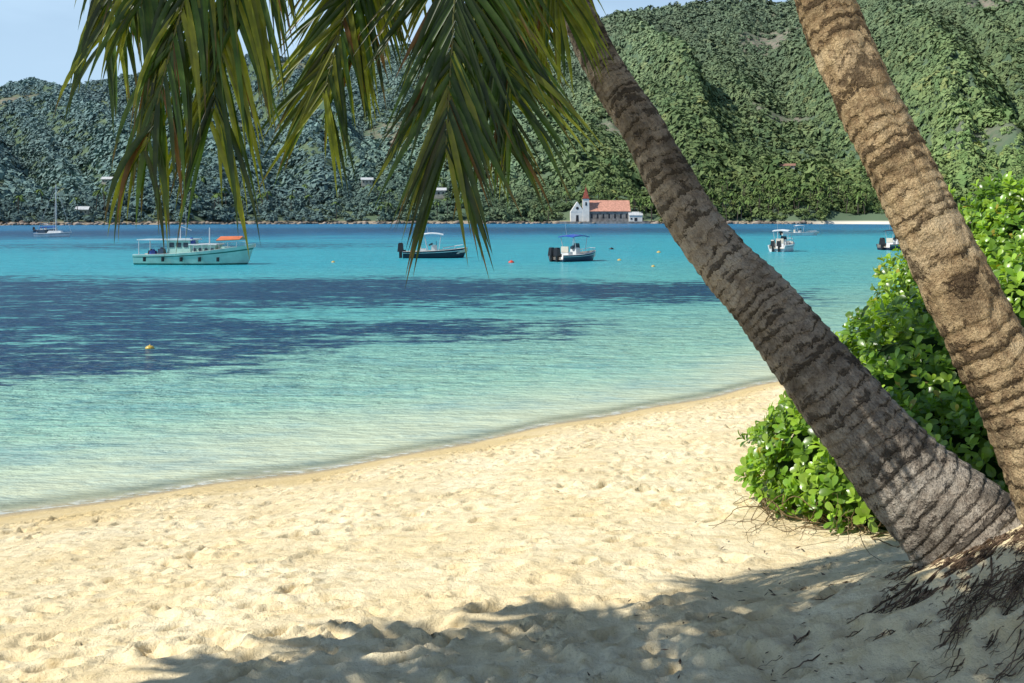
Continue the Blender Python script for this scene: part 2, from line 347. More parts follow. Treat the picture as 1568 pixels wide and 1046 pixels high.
# ---------------------------------------------------------------- generic builder
class Bd:
    def __init__(s): s.v=[]; s.f=[]; s.m=[]
    def box(s,c,d,m,top=(1,1),rz=0,bev=0.0):
        b=len(s.v); cr,sr=math.cos(rz),math.sin(rz)
        for zz,k in ((-1,(1,1)),(1,top)):
            for a,bb in ((-1,-1),(1,-1),(1,1),(-1,1)):
                x=a*d[0]/2*k[0]; y=bb*d[1]/2*k[1]
                s.v.append((c[0]+x*cr-y*sr,c[1]+x*sr+y*cr,c[2]+zz*d[2]/2))
        for f in ((3,2,1,0),(4,5,6,7),(0,1,5,4),(1,2,6,5),(2,3,7,6),(3,0,4,7)): s.f.append(tuple(b+i for i in f)); s.m.append(m)
    def cyl(s,p0,p1,r0,r1,m,n=8):
        p0=Vector(p0);p1=Vector(p1); ax=(p1-p0).normalized(); a=ax.orthogonal().normalized(); bb=ax.cross(a); b=len(s.v)
        for p,r in ((p0,r0),(p1,r1)):
            for i in range(n):
                an=2*math.pi*i/n; s.v.append(tuple(p+a*math.cos(an)*r+bb*math.sin(an)*r))
        for i in range(n): s.f.append((b+i,b+(i+1)%n,b+n+(i+1)%n,b+n+i)); s.m.append(m)
        s.f.append(tuple(b+i for i in range(n))[::-1]); s.m.append(m); s.f.append(tuple(b+n+i for i in range(n))); s.m.append(m)
    def gable(s,c,d,h,m,mg,over=.4):
        L,W=d[0]/2+over,d[1]/2+over; b=len(s.v)
        for th in (0,.25):
            s.v+= [(c[0]-L,c[1]-W,c[2]+th),(c[0]+L,c[1]-W,c[2]+th),(c[0]+L,c[1]+W,c[2]+th),(c[0]-L,c[1]+W,c[2]+th),(c[0]-L,c[1],c[2]+h+th),(c[0]+L,c[1],c[2]+h+th)]
        for f in ((6,7,11,10),(8,9,10,11),(0,4,5,1),(3,2,5,4),(0,1,7,6),(2,3,9,8),(0,6,10,4),(4,10,9,3),(1,5,11,7),(5,2,8,11)): s.f.append(tuple(b+i for i in f)); s.m.append(m)
        b=len(s.v); l,w_=d[0]/2,d[1]/2
        for sx in (-1,1): s.v+=[(c[0]+sx*l,c[1]-w_,c[2]),(c[0]+sx*l,c[1]+w_,c[2]),(c[0]+sx*l,c[1],c[2]+h*w_/(w_+over))]
        s.f+=[(b,b+1,b+2),(b+3,b+5,b+4)]; s.m+=[mg,mg]
    def obj(s,name,mats,parent=None,smooth=False):
        return mesh_obj(name,np.array(s.v),s.f,mats,s.m,parent,smooth)

m_white=simple('white_plaster',(.75,.73,.68),.8,.2,.06,.4)
m_hw=simple('weathered_wall',(.42,.41,.36),.8,.2,.10,.4)
m_rooft=simple('terracotta_roof',(.62,.31,.22),.8,.2,.12,.8)
m_grey=simple('grey_stone',(.28,.26,.24),.9,.1,.2,.5)
m_dark=simple('dark_opening',(.03,.03,.035),.4,.3,.1,1)
m_red=simple('red_roof_paint',(.33,.09,.06),.6,.2,.15,1)
m_redf=simple('weathered_tile_roof',(.30,.17,.12),.8,.1,.15,1)
m_tin=simple('pale_tin_roof',(.56,.58,.58),.5,.3,.1,1)

ch=empty('church_building',(51,688,1.2),0)
b=Bd(); b.box((15,5,3.6),(30,13,7.2),2); b.box((-6,3,3.2),(9,10,7.4),0); b.obj('walls',[m_white,m_rooft,m_grey,m_dark],ch)
b=Bd(); b.gable((15,5,7.2),(30,13),7.6,0,1,.7); b.obj('roof',[m_rooft,m_white],ch)
b=Bd()
b.v+=[(-10.6,-2.1,6.9),(-1.4,-2.1,6.9),(-1.4,-2.1,7.2),(-6,-2.1,14),(-10.6,8.1,6.9),(-1.4,8.1,6.9),(-1.4,8.1,7.2),(-6,8.1,14)]
b.f+=[(0,1,2,3),(5,4,7,6),(0,3,7,4),(2,6,7,3)]; b.m+=[0,0,0,1]
b.obj('front_gable',[m_white,m_rooft],ch)
b=Bd(); b.box((0,0,8),(4.6,4.6,16),0,(.95,.95)); b.box((0,0,16.2),(5.2,5.2,.5),1)
b.cyl((0,0,16.4),(0,0,24.5),2.9,.05,1,4); b.box((0,0,25.2),(.2,.2,2),1); b.box((0,0,25.5),(1.2,.2,.2),1)
b.obj('steeple',[m_white,m_red],ch)
b=Bd()
for i in range(7): b.box((4+i*4,-1.53,4),(1.3,.1,3.2),0,(.8,1))
b.box((-6,-2.03,2.5),(2,.1,4.4),0,(.8,1)); b.box((0,-2.36,12.5),(1.2,.1,2.4),0,(.7,1)); b.cyl((-6,-2.25,9.5),(-6,-2.1,9.5),1,1,0,12)
b.obj('windows_and_door',[m_dark],ch)
b=Bd(); b.box((12,-7,-.7),(62,.9,2.0),0); b.obj('sea_wall',[m_grey],ch)
b=Bd(); b.box((34,-1,2.2),(9,7,4.4),0); b.gable((34,-1,4.4),(9,7),2.4,1,0); b.box((34,-4.56,1.8),(2,.1,2.2),2); b.box((31,-4.56,2.2),(1.2,.1,1.2),2)
b.obj('annex',[m_white,m_tin,m_dark],ch)
for (x,y,z),h in zip(hp,hs):
    e=empty('house',(x,y,z+.5),rng.uniform(-.3,.3)); L=h[2]; W=L*.7; H=h[3]
    b=Bd(); b.box((0,0,H/2-1),(L,W,H+2),0)
    for k in range(3): b.box((-L/3+k*L/3,-W/2-.04,H*.5),(L*.13,.08,H*.4),1)
    b.obj('walls',[m_hw,m_dark],e)
    b=Bd(); b.gable((0,0,H),(L,W),max(H*.5,1.8),0,1,.8); b.obj('roof',[m_tin if h[4]==0 else m_redf,m_hw],e)

Vr=[];Fr=[];off=0
for i in range(1100):
    u=rng.uniform(-.56,.56); tt=rng.uniform(-.003,.004)
    if .3<u<.4: continue
    Y=float(Ysf(u)+(Yrf(u)-Ysf(u))*tt+6*math.sin(u*60)); x=u*Y; r=rng.uniform(.4,1.5)*(1.6 if rng.random()<.1 else 1)
    v=iv1*(rng.uniform(.7,1.2,(len(iv1),1)))*np.array([r*1.4,r,r*.75])+np.array([x,Y,rng.uniform(-.1,.9)])
    Vr.append(v);Fr.append(if1+off);off+=len(v)
m_rock=simple('granite_rock',(.33,.27,.22),.9,.1,.35,.15)
mesh_obj('shore_rocks',np.concatenate(Vr),np.concatenate(Fr),[m_rock])

# ---------------------------------------------------------------- boats
def gel(name,col): return simple(name,col,.3,.5,.08,1.5)
g_white=gel('white_gelcoat',(.72,.74,.74)); g_teal=gel('pale_teal_paint',(.40,.66,.58)); g_green=gel('dark_green_paint',(.02,.16,.13))
g_navy=gel('navy_gelcoat',(.012,.018,.04)); g_black=gel('black_engine',(.012,.012,.014)); g_blue=gel('blue_canvas',(.03,.08,.40)); g_orange=gel('orange_tarp',(.75,.20,.05))
g_metal=simple('stainless_tube',(.55,.56,.58),.3,.6,.05,2); g_glass=gel('tinted_window',(.03,.05,.07)); g_cream=gel('cream_vinyl',(.62,.58,.48)); g_lb=gel('blue_hull_paint',(.03,.06,.10)); g_yel=gel('yellow_buoy',(.60,.42,.08)); g_redb=gel('red_buoy_paint',(.65,.06,.03))
def hull(parent,L,W,H,bow,mats,stern=.85,floor=.35,full=.45):
    n=18; V=[];F=[];M=[]
    for i in range(n+1):
        t_=i/n; k=max(0,(t_-full)/(1-full)); wd=W/2*(1-k**2.3)*(stern+(1-stern)*min(1,t_/.35)); wd=max(wd,.015)
        h=H+bow*t_**2.2; x=-L/2+L*t_; rake=.12*L*k**2
        fl=min(h-.05,h-floor)
        prof=[(0,-.35*(1-k*.8),-rake*.9),(wd*.72,-.08,-rake*.7),(wd*.86,.12*H+.02,-rake*.5),(wd*.97,h*.72,-rake*.2),(wd*1.0,h*.80,-rake*.12),(wd*1.03,h,0),(wd*.9,h+.015,0),(wd*.84,fl,0),(0,fl,0)]
        for (y,z,dx) in prof: V.append((x+dx,y,z))
        for (y,z,dx) in prof: V.append((x+dx,-y,z))
    q=9
    for i in range(n):
        for s_ in (0,1):
            for j in range(q-1):
                a=i*2*q+s_*q+j; b_=a+1; c_=a+2*q+1; d_=a+2*q
                F.append((a,d_,c_,b_) if s_ else (a,b_,c_,d_)); M.append([0,0,1,2,1,3,4,4][j])
    for s_ in (0,1):
        F.append(tuple(s_*q+j for j in range(q))); M.append(1)
    return mesh_obj('hull',np.array(V),F,mats,M,parent)
def outboard(parent,x,y,z,s=1):
    b=Bd(); b.box((x-.15*s,y,z+.35*s),(.42*s,.36*s,.5*s),0,(.75,.8)); b.box((x-.15*s,y,z+.64*s),(.34*s,.3*s,.1*s),0,(.7,.7)); b.box((x-.15*s,y,z-.15*s),(.2*s,.16*s,.6*s),0); b.box((x+.08*s,y,z+.12*s),(.2*s,.26*s,.22*s),0); b.box((x-.15*s,y,z-.5*s),(.42*s,.08*s,.14*s),0)
    b.obj('outboard_engine',[g_black],parent)
def motorboat(loc,rz,L,W,H,hullm,canopy,engines=1):
    e=empty('motorboat',loc,rz)
    hull(e,L,W,H,H*.55,[hullm,hullm,g_white if hullm is not g_white else g_lb,g_white,g_cream])
    if engines==2: outboard(e,-L/2-.02,.3,H*.7,1.05); outboard(e,-L/2-.02,-.3,H*.7,1.05)
    else: outboard(e,-L/2-.02,0,H*.7,1.25)
    b=Bd(); b.box((-.1,0,H+.1),(.6,.7,.85),0,(.7,.85)); b.box((.06,0,H+.68),(.04,.66,.35),1,(1,.8)); b.box((-1.0,0,H-.05),(.5,.8,.55),0,(.9,.95)); b.box((-1.22,0,H+.4),(.08,.75,.45),2)
    b.box((L*.27,0,H*.9),(L*.2,W*.5,.3),2,(.8,.8)); b.cyl((-.42,0,H+.62),(-.36,0,H+.5),.18,.18,1,10)
    b.obj('console_and_seats',[g_white,g_glass,g_cream],e)
    b=Bd(); tz=H+1.35
    for sx,fx in ((-.95,-.6),(.45,.25)):
        for sy in (-1,1): b.cyl((fx,sy*W*.33,H*.9),(sx,sy*W*.36,tz),.025,.025,0,6)
    for sy in (-1,1):
        b.cyl((L*.12,sy*W*.4,H*1.15),(L*.12,sy*W*.4,H*1.5),.015,.015,0,5); b.cyl((L*.12,sy*W*.4,H*1.5),(L*.42,sy*W*.15,H*1.95),.018,.018,0,5)
        b.cyl((L*.30,sy*W*.30,H*1.3),(L*.30,sy*W*.30,H*1.75),.015,.015,0,5)
    b.cyl((L*.42,-W*.15,H*1.95),(L*.42,W*.15,H*1.95),.018,.018,0,5); b.cyl((-.6,W*.2,tz),(-.8,W*.2,tz+1.1),.012,.008,0,4)
    b.obj('frame_and_rails',[g_metal],e)
    b=Bd(); N=6
    for i in range(N):
        x0=-1.15+i*1.8/N; x1=x0+1.8/N; 
        hz=lambda x:tz+.12*(1-((x+.25)/.9)**2)
        k=len(b.v)
        for (x,y) in ((x0,-1),(x1,-1),(x1,0),(x0,0),(x1,1),(x0,1)): b.v.append((x,y*W*.4,hz(x)+(.08 if y==0 else 0)))
        b.f+=[(k,k+1,k+2,k+3),(k+3,k+2,k+4,k+5)]; b.m+=[0,0]
    o=b.obj('canopy',[canopy],e); mo=o.modifiers.new('s','SOLIDIFY'); mo.thickness=.05
    return e
motorboat((-6.3,82,0),math.radians(4),5.3,2.1,.55,g_navy,g_white)
motorboat((4.9,76,0),math.radians(42),4.3,2.0,.50,g_lb,g_blue,2)
motorboat((27.0,99,0),math.radians(58),4.6,2.0,.65,g_white,g_white,2)
motorboat((40.2,104,0),math.radians(35),4.6,2.0,.6,g_navy,g_navy)
motorboat((56.5,195,0),math.radians(3),7.5,2.1,.5,g_white,g_white)
motorboat((-117,250,0),math.radians(6),5.5,2.0,.5,g_lb,g_white)

e=empty('fishing_boat',(-22.3,70.5,0),math.radians(-3))
hull(e,8.4,2.7,.72,.75,[g_green,g_teal,g_green,g_white,g_cream],stern=.8,floor=.25,full=.5)
b=Bd()
b.box((-1.0,0,1.15),(1.7,1.7,1.1),0,(.93,.93)); b.box((-1.0,0,1.76),(2.0,1.95,.1),1)
b.box((.7,0,1.0),(1.8,1.6,.75),0,(.95,.92)); b.box((.7,0,1.42),(2.0,1.75,.08),1); b.box((2.3,0,1.05),(1.0,1.2,.4),0,(.9,.9))
b.obj('cabin',[g_teal,g_white],e)
b=Bd()
for k in range(3): b.box((-1.5+k*.5,-.845,1.38),(.32,.03,.32),0)
for k in range(4): b.cyl((.1+k*.42,-.84,1.05),(.1+k*.42,-.77,1.05),.12,.12,0,10)
b.obj('windows',[g_glass],e)
b=Bd()
b.box((-2.9,0,1.75),(2.0,2.1,.06),1)
for sx in (-3.8,-2.0):
    for sy in (-.95,.95): b.cyl((sx,sy,.7),(sx,sy,1.74),.03,.03,0,6)
b.cyl((-1.2,0,1.8),(-1.2,0,3.2),.04,.02,0,6); b.cyl((-1.2,0,2.7),(-.4,0,2.4),.02,.02,0,5); b.cyl((.9,0,1.4),(.9,0,2.6),.05,.04,0,6)
b.cyl((-1.0,.5,1.8),(-1.0,.5,4.0),.012,.008,0,4)
for k in range(7): b.cyl((.1+k*.6,-.95*(1-(k/9)**3),.95+.05*k),(.1+k*.6,-.95*(1-(k/9)**3),1.35+.05*k),.015,.015,0,4)
b.cyl((.1,-.95,1.35),(3.7,-.65,1.65),.018,.018,0,4)
b.obj('masts_and_rails',[g_metal,g_white],e)
b=Bd()
k=len(b.v); b.v+=[(1.7,-1,1.72),(3.3,-.8,1.78),(3.3,.8,1.78),(1.7,1,1.72),(1.7,0,1.98),(3.3,0,2.0)]; b.f+=[(0,1,5,4),(4,5,2,3)]; b.m+=[0,0]
o=b.obj('orange_awning',[g_orange],e); o.modifiers.new('s','SOLIDIFY').thickness=.05
b=Bd()
for (x,y,z,c_) in ((-3.0,-.4,.8,0),(-2.6,.2,.85,1),(-3.4,.3,.8,2),(-.2,-.5,1.62,0),(-2.2,-.9,.95,3)):
    b.box((x,y,z),(.45,.4,.35),c_,(.85,.85)); b.cyl((x,y,z+.1),(x,y,z+.28),.12,.1,c_,8)
b.obj('crates_and_drums',[g_blue,g_orange,g_black,g_lb],e)
b=Bd()
for k in range(5): b.cyl((-3.2+k*1.3,-1.42,.55),(-3.2+k*1.3,-1.42,.25),.11,.11,0,8)
b.obj('tyre_fenders',[g_black],e)

e=empty('sailboat',(-81.5,177,0),math.radians(5))
hull(e,6.2,2.1,.65,.25,[g_white,g_white,g_lb,g_white,g_white],floor=.05,full=.4)
b=Bd(); b.box((.3,0,.9),(2.6,1.1,.45),0,(.8,.8)); b.box((-1.9,0,.95),(1.2,1.1,.5),1,(.9,.9)); b.obj('cabin',[g_white,g_lb],e)
b=Bd(); b.cyl((.4,0,.8),(.4,0,9.4),.09,.07,0,6); b.cyl((.4,0,1.8),(-2.4,0,1.75),.10,.09,1,6)
for q in ((3.0,0,.9),(-3,0,.7),(.3,1,.7),(.3,-1,.7)): b.cyl(q,(.4,0,9.2),.02,.02,0,4)
b.cyl((.4,-.7,5.4),(.4,.7,5.4),.03,.03,0,4)
b.obj('mast_boom_rigging',[g_metal,g_blue],e)

def buoy(x,y,r,m,m2):
    e=empty('mooring_buoy',(x,y,0)); n=16; V=[];F=[];M=[]
    prof=[(0,-.9),(.55,-.75),(.95,-.25),(1,.05),(.93,.35),(.6,.6),(.22,.7),(.12,.75),(.12,.9),(0,.92)]
    for (rr,z) in prof:
        for i in range(n): V.append((rr*r*math.cos(6.2832*i/n),rr*r*math.sin(6.2832*i/n),z*r))
    for j in range(len(prof)-1):
        for i in range(n): F.append((j*n+i,j*n+(i+1)%n,(j+1)*n+(i+1)%n,(j+1)*n+i)); M.append(1 if j<3 else 0)
    mesh_obj('float',np.array(V),F,[m,m2],M,e,True)
buoy(-8.95,24.6,.11,g_yel,g_black); buoy(-.05,73,.22,g_redb,g_redb); buoy(9.5,67,.13,g_yel,g_yel); buoy(8.3,77,.16,g_yel,g_yel); buoy(-13.2,73.5,.14,g_yel,g_yel); buoy(14,95,.2,g_yel,g_yel); buoy(-25,78,.12,g_white,g_white); buoy(10.5,105,.25,g_black,g_black)

# ---------------------------------------------------------------- palms
def catmull(P,n):
    P=[np.array(p,dtype=float) for p in P]; P=[2*P[0]-P[1]]+P+[2*P[-1]-P[-2]]; out=[]
    m=len(P)-3
    for k in range(n):
        s=k/(n-1)*m; i=min(int(s),m-1); f=s-i; a,b_,c_,d_=P[i:i+4]
        out.append(.5*((2*b_)+(-a+c_)*f+(2*a-5*b_+4*c_-d_)*f*f+(-a+3*b_-3*c_+d_)*f**3))
    return np.array(out)
def bark(name,light,mid,dark,pale,scl=1.0):
    t=NT(name); a=t.attr('ring').outputs['Vector']; sp=t.new('ShaderNodeSeparateXYZ'); t.link(a,sp.inputs[0])
    ph=sp.outputs[0]; p=t.pos()
    nA=t.noise(p,7*scl,4,.72,.6); nB=t.noise(p,26*scl,4,.7); nC=t.noise(p,95,3,.7); nD=t.noise(p,3.2,4,.6)
    w_=t.math('ADD',ph,t.math('MULTIPLY',t.math('SUBTRACT',nB,.5),1.4)); fr=t.math('FRACT',w_)
    cell=t.math('FRACT',t.math('MULTIPLY',t.math('SINE',t.math('MULTIPLY',t.math('FLOOR',w_),12.99)),437.5))
    ext=t.math('ADD',t.math('MULTIPLY',t.math('SUBTRACT',nA,.46),4.2),t.math('MULTIPLY',t.math('SUBTRACT',cell,.5),.8))
    scar=t.smooth(t.math('SUBTRACT',ext,fr),-.12,.25)
    fib=t.noise(t.mapping(a,(.6,12,12)),2.0,3,.7)
    c=t.mix(t.smooth(nB,.36,.62),mid,light); c=t.mix(t.smooth(nD,.50,.66,0,.7),c,pale); c=t.mix(t.smooth(nD,.50,.36,0,.60),c,dark)  # pale patches double as sunlit highlights painted into the bark
    c=t.mix(t.smooth(fib,.45,.72,0,.45),c,dark)
    c=t.mix(t.math('MULTIPLY',cell,.40),c,mid)
    c=t.mix(t.math('MULTIPLY',t.smooth(fr,.0,.14,1,0),t.smooth(nA,.38,.55,.25,.88)),c,dark); c=t.mix(t.math('MULTIPLY',scar,.72),c,dark); c=t.mix(t.smooth(nC,.50,.72,0,.55),c,dark)
    h=t.math('ADD',t.math('MULTIPLY',fr,.40),t.math('MULTIPLY',nB,.9)); h=t.math('SUBTRACT',h,t.math('MULTIPLY',scar,.35)); h=t.math('ADD',h,t.math('ADD',t.math('MULTIPLY',nC,.5),t.math('MULTIPLY',fib,.4))); bp=t.bump(h,.021,1.0)
    return t.set(col=c,rough=.92,spec=.15,normal=bp)
bark1=bark('palm_bark_grey',(.46,.40,.32),(.27,.22,.17),(.034,.027,.021),(.62,.56,.47))
bark2=bark('palm_bark_tan',(.59,.44,.25),(.34,.23,.125),(.036,.024,.015),(.70,.56,.36),.8)
def trunk(parent,P,R,mat,spacing=.075,n=560,sides=64,seed=1):
    C=catmull(P,n); r=np.interp(np.linspace(0,1,n),np.linspace(0,1,len(R)),R)
    k=np.ones(41)/41; r=np.convolve(np.pad(r,20,mode='edge'),k,mode='valid')
    T=np.gradient(C,axis=0); T/=np.linalg.norm(T,axis=1)[:,None]
    s=np.concatenate([[0],np.cumsum(np.linalg.norm(np.diff(C,axis=0),axis=1))])
    ref=np.array([0,1.,0]); A=np.cross(T,ref); A/=np.linalg.norm(A,axis=1)[:,None]; Bv=np.cross(T,A)
    th=np.linspace(0,2*math.pi,sides,endpoint=False)
    TH,SS=np.meshgrid(th,s); ca,sa=np.cos(TH),np.sin(TH)
    ph=SS/spacing+.25*np.sin(TH+SS*.9)+1.3*(fbm(SS*3.6+seed,ca*1.5+sa*.9+3,3,seed)-.5)+3.2*fbm(SS*2.3,SS*0+seed,2,seed+20)
    fr=ph-np.floor(ph)
    led=np.where(fr<.15,fr/.15,1-(fr-.15)/.85)
    rr=r[:,None]*(1+.07*(fbm(ca*2.2+SS*1.5,sa*2.2+seed,3,seed+4)-.5)*2)+ .006*(led-.5)*np.clip(r[:,None]/.12,.6,1.5)+.024*(fbm(ca*5+9+SS*4,sa*5+SS*9,4,seed+8)-.5)
    V=C[:,None,:]+A[:,None,:]*(ca*rr)[:,:,None]+Bv[:,None,:]*(sa*rr)[:,:,None]
    idx=np.arange(n*sides).reshape(n,sides); nx_=np.roll(idx,-1,axis=1)
    F=np.stack([idx[:-1].ravel(),nx_[:-1].ravel(),nx_[1:].ravel(),idx[1:].ravel()],1)
    ob=mesh_obj('trunk',V.reshape(-1,3),F,[mat],parent=parent,smooth=True)
    add_col(ob,np.stack([ph,ca*1.0,sa*1.0],2).reshape(-1,3),'ring')
def frond_mat():
    t=NT('palm_frond'); a=t.attr('Col').outputs['Vector']; p=t.pos(); n=t.noise(p,14,2,.6)
    c=t.mix(t.smooth(n,.35,.7),t.mix(1.0,a,(.7,.75,.7),'MULTIPLY'),t.mix(1.0,a,(1.25,1.2,1.1),'MULTIPLY'))
    t.set(col=c,rough=.35,spec=.5)
    tr=t.new('ShaderNodeBsdfTranslucent'); t.link(t.mix(1.0,c,(1.7,1.7,.5),'MULTIPLY'),tr.inputs[0])
    mx=t.new('ShaderNodeMixShader'); mx.inputs[0].default_value=.38
    t.link(t.b.outputs[0],mx.inputs[1]); t.link(tr.outputs[0],mx.inputs[2]); t.link(mx.outputs[0],t.out.inputs[0]); return t.m
m_frond=frond_mat()
def fronds(parent,specs):
    V=[];F=[];C=[];n0=0
    for sp in specs:
        P=catmull(sp['p'],60); L=sp.get('L',.6); N=sp.get('n',75); side=np.array(sp.get('side',(1,0,0)),float); g=sp.get('g',.35); s0=sp.get('s0',.12); yel=sp.get('yel',.3); a0=sp.get('a0',62); a1=sp.get('a1',24)
        T=np.gradient(P,axis=0); T/=np.linalg.norm(T,axis=1)[:,None]
        ri=list(range(0,60,3))+[59]; base=n0
        for i in ri:
            r=.013*(1-i/64)+.002; a=np.cross(T[i],[0.3,.9,.1]); a/=np.linalg.norm(a); b_=np.cross(T[i],a)
            for q in range(6):
                V.append(P[i]+r*(a*math.cos(q*1.047)+b_*math.sin(q*1.047))); C.append((.15,.16,.05)); n0+=1
        for i in range(len(ri)-1):
            for q in range(6): F.append((base+i*6+q,base+i*6+(q+1)%6,base+(i+1)*6+(q+1)%6,base+(i+1)*6+q))
        for sg in (-1,1):
            clump=0
            for j in range(N):
                s=s0+(1-s0)*(j+rng.uniform(-.25,.25))/(N-1); s=min(max(s,0),1)
                if rng.random()<.08: continue
                i=min(int(s*59),59); o=P[i]; t_=T[i]
                sv=side-t_*np.dot(side,t_); sv/=np.linalg.norm(sv); nm=np.cross(sv,t_)
                if j%5==0: clump=rng.uniform(-.13,.13)
                an=math.radians(a0+(a1-a0)*s+rng.normal(0,4))+clump
                d=t_*math.cos(an)+sv*sg*math.sin(an)+nm*rng.uniform(-.12,.22); d/=np.linalg.norm(d)
                ll=L*(.55+.45*math.sin(math.pi*min(1,(s*.65+.12))))*rng.uniform(.82,1.12)
                wd=sp.get('w',.012)*rng.uniform(.75,1.2); seg=7; q=o.copy(); dd=d.copy(); gg=g*rng.uniform(.6,1.5)
                y=rng.random(); yy=yel*.9; k_=sp.get('k',1.0)
                if y<yy*.10: col=np.array([.16,.08,.024])
                elif y<yy: col=np.array([.23,.27,.025])*rng.uniform(.7,1.2)
                else: col=np.array([.042,.092,.014])*rng.uniform(.4,1.7)
                col=col*k_
                base=n0
                for m in range(seg+1):
                    f=m/seg; wv=np.cross(dd,nm); nr=np.linalg.norm(wv); wv=wv/nr if nr>1e-3 else sv
                    ww=wd*(math.sin(math.pi*min(1,f*.75+.2))**.7)*(1-f**3*.97)
                    up=np.cross(wv,dd)
                    V.append(q-wv*ww-up*ww*.45); V.append(q.copy()); V.append(q+wv*ww-up*ww*.45); n0+=3
                    cc=col if f<.8 or rng.random()<.75 else np.array([.14,.09,.03])
                    C+= [tuple(cc),tuple(cc*.8+np.array([.02,.02,.004])),tuple(cc)]
                    q=q+dd*ll/seg; dd=dd+np.array([0,0,-gg*(.3+f)])*.55; dd/=np.linalg.norm(dd)
                for m in range(seg):
                    a=base+m*3; F.append((a,a+1,a+4,a+3)); F.append((a+1,a+2,a+5,a+4))
    ob=mesh_obj('fronds',np.array(V),F,[m_frond],parent=parent,smooth=True); add_col(ob,np.array(C))
def gen(c,az,Lr,e0,dr,**kw):
    az=math.radians(az); e0=math.radians(e0); d=(math.cos(az),math.sin(az))
    pts=[]
    for s in (0,.2,.4,.6,.8,1): 
        hh=Lr*s*math.cos(e0)*(1-.12*s); pts.append((c[0]+d[0]*hh,c[1]+d[1]*hh,c[2]+Lr*(math.sin(e0)*s-dr*s*s)))
    o=dict(p=pts,side=(-d[1],d[0],0),L=.6,n=62,g=.45,a0=70,a1=30,s0=.15); o.update(kw); return o

palm=empty('palm_tree')
trunk(palm,[(2.28,4.42,1.35),(2.19,4.5,1.60),(2.06,4.6,1.78),(1.83,4.72,2.01),(1.547,4.85,2.375),(1.28,5.0,2.76),(.965,5.15,3.151),(.70,5.3,3.671),(.49,5.42,4.038),(.32,5.5,4.411),(.08,5.6,4.82)],
      [.42,.33,.262,.212,.186,.16,.132,.115,.10,.09,.10],bark1,.062,seed=1)
c1=(.05,5.55,4.86)
sp=[
 dict(p=[c1,(-.1,4.7,5.05),(-.2,4.12,4.65),(-.225,3.95,4.1),(-.26,3.9,3.46)],L=.64,n=120,g=.14,a0=64,a1=20,w=.0125,yel=.15,k=.75),
 dict(p=[c1,(.0,4.75,5.2),(-.12,4.25,4.75),(-.13,4.12,4.2),(-.0,4.06,3.72)],L=.62,n=95,g=.2,a0=58,a1=22,yel=.40),
 dict(p=[c1,(-.1,4.75,5.25),(-.20,4.3,4.85),(-.22,4.2,4.3),(-.09,4.15,3.60)],L=.60,n=95,g=.25,a0=62,a1=22,yel=.25,k=.8),
 dict(p=[c1,(-.40,4.9,5.1),(-.60,4.5,4.75),(-.69,4.4,4.3),(-.83,4.35,3.72)],L=.54,n=105,g=.2,a0=54,a1=20,yel=.4),
 dict(p=[c1,(-.38,4.9,5.3),(-.54,4.5,4.95),(-.60,4.45,4.5),(-.68,4.4,3.95)],L=.50,n=85,g=.2,a0=54,a1=20,yel=.5),
 dict(p=[c1,(-.5,4.8,5.3),(-1.0,4.1,4.95),(-1.22,3.85,4.2),(-1.40,3.8,3.46)],L=.54,n=105,g=1.0,a0=44,a1=16,yel=.4),
 dict(p=[c1,(-.4,4.9,5.4),(-.85,4.2,5.1),(-1.08,3.95,4.35),(-1.18,3.9,3.58)],L=.66,n=110,g=.4,a0=50,a1=20,yel=.45),
 dict(p=[c1,(-.35,4.9,5.4),(-.78,4.2,5.1),(-.98,3.98,4.5),(-1.06,3.92,3.98)],L=.56,n=90,g=.5,a0=55,a1=20,yel=.5),
 dict(p=[c1,(-.5,4.8,5.5),(-1.1,4.15,5.1),(-1.34,3.92,4.5),(-1.44,3.86,4.02)],L=.50,n=85,g=.6,a0=52,a1=20,yel=.4),
 dict(p=[c1,(-.7,4.8,5.4),(-1.28,4.2,5.05),(-1.48,4.0,4.5),(-1.62,3.95,3.90)],L=.48,n=95,g=.7,a0=44,a1=22,yel=.5),
 dict(p=[c1,(-.02,5.15,5.1),(.04,4.8,4.8),(.12,4.7,4.5),(.22,4.65,4.2)],L=.52,n=85,g=.3,a0=58,a1=22,yel=.8),
 dict(p=[c1,(.0,5.2,5.2),(-.05,4.9,4.9),(-.02,4.8,4.5),(.04,4.75,4.1)],L=.54,n=85,g=.25,a0=60,a1=22,yel=.7),
 dict(p=[c1,(-.2,5.2,5.3),(-.35,4.8,5.1),(-.42,4.6,4.75),(-.45,4.55,4.40)],L=.46,n=80,g=.3,a0=60,a1=25,yel=.4),
 gen(c1,60,1.9,60,.45),gen(c1,110,1.9,65,.35),gen(c1,200,1.5,75,.2),
]
fronds(palm,sp)
palm2=empty('palm_tree')
trunk(palm2,[(2.42,3.85,1.2),(2.38,3.9,1.5),(2.29,4.0,1.86),(2.145,4.15,2.371),(1.99,4.25,2.741),(1.765,4.4,3.331),(1.585,4.55,3.814),(1.435,4.7,4.358),(1.29,4.9,5.2),(1.2,5.1,6.3)],
      [.30,.22,.18,.165,.152,.138,.134,.128,.115,.11],bark2,.070,seed=5)
c2=(1.2,5.1,6.3)
fronds(palm2,[gen(c2,a,2.0,e,d) for a,e,d in ((0,35,.5),(60,45,.5),(120,40,.5),(180,50,.4),(240,50,.4),(300,45,.4),(20,70,.3),(260,75,.2))])
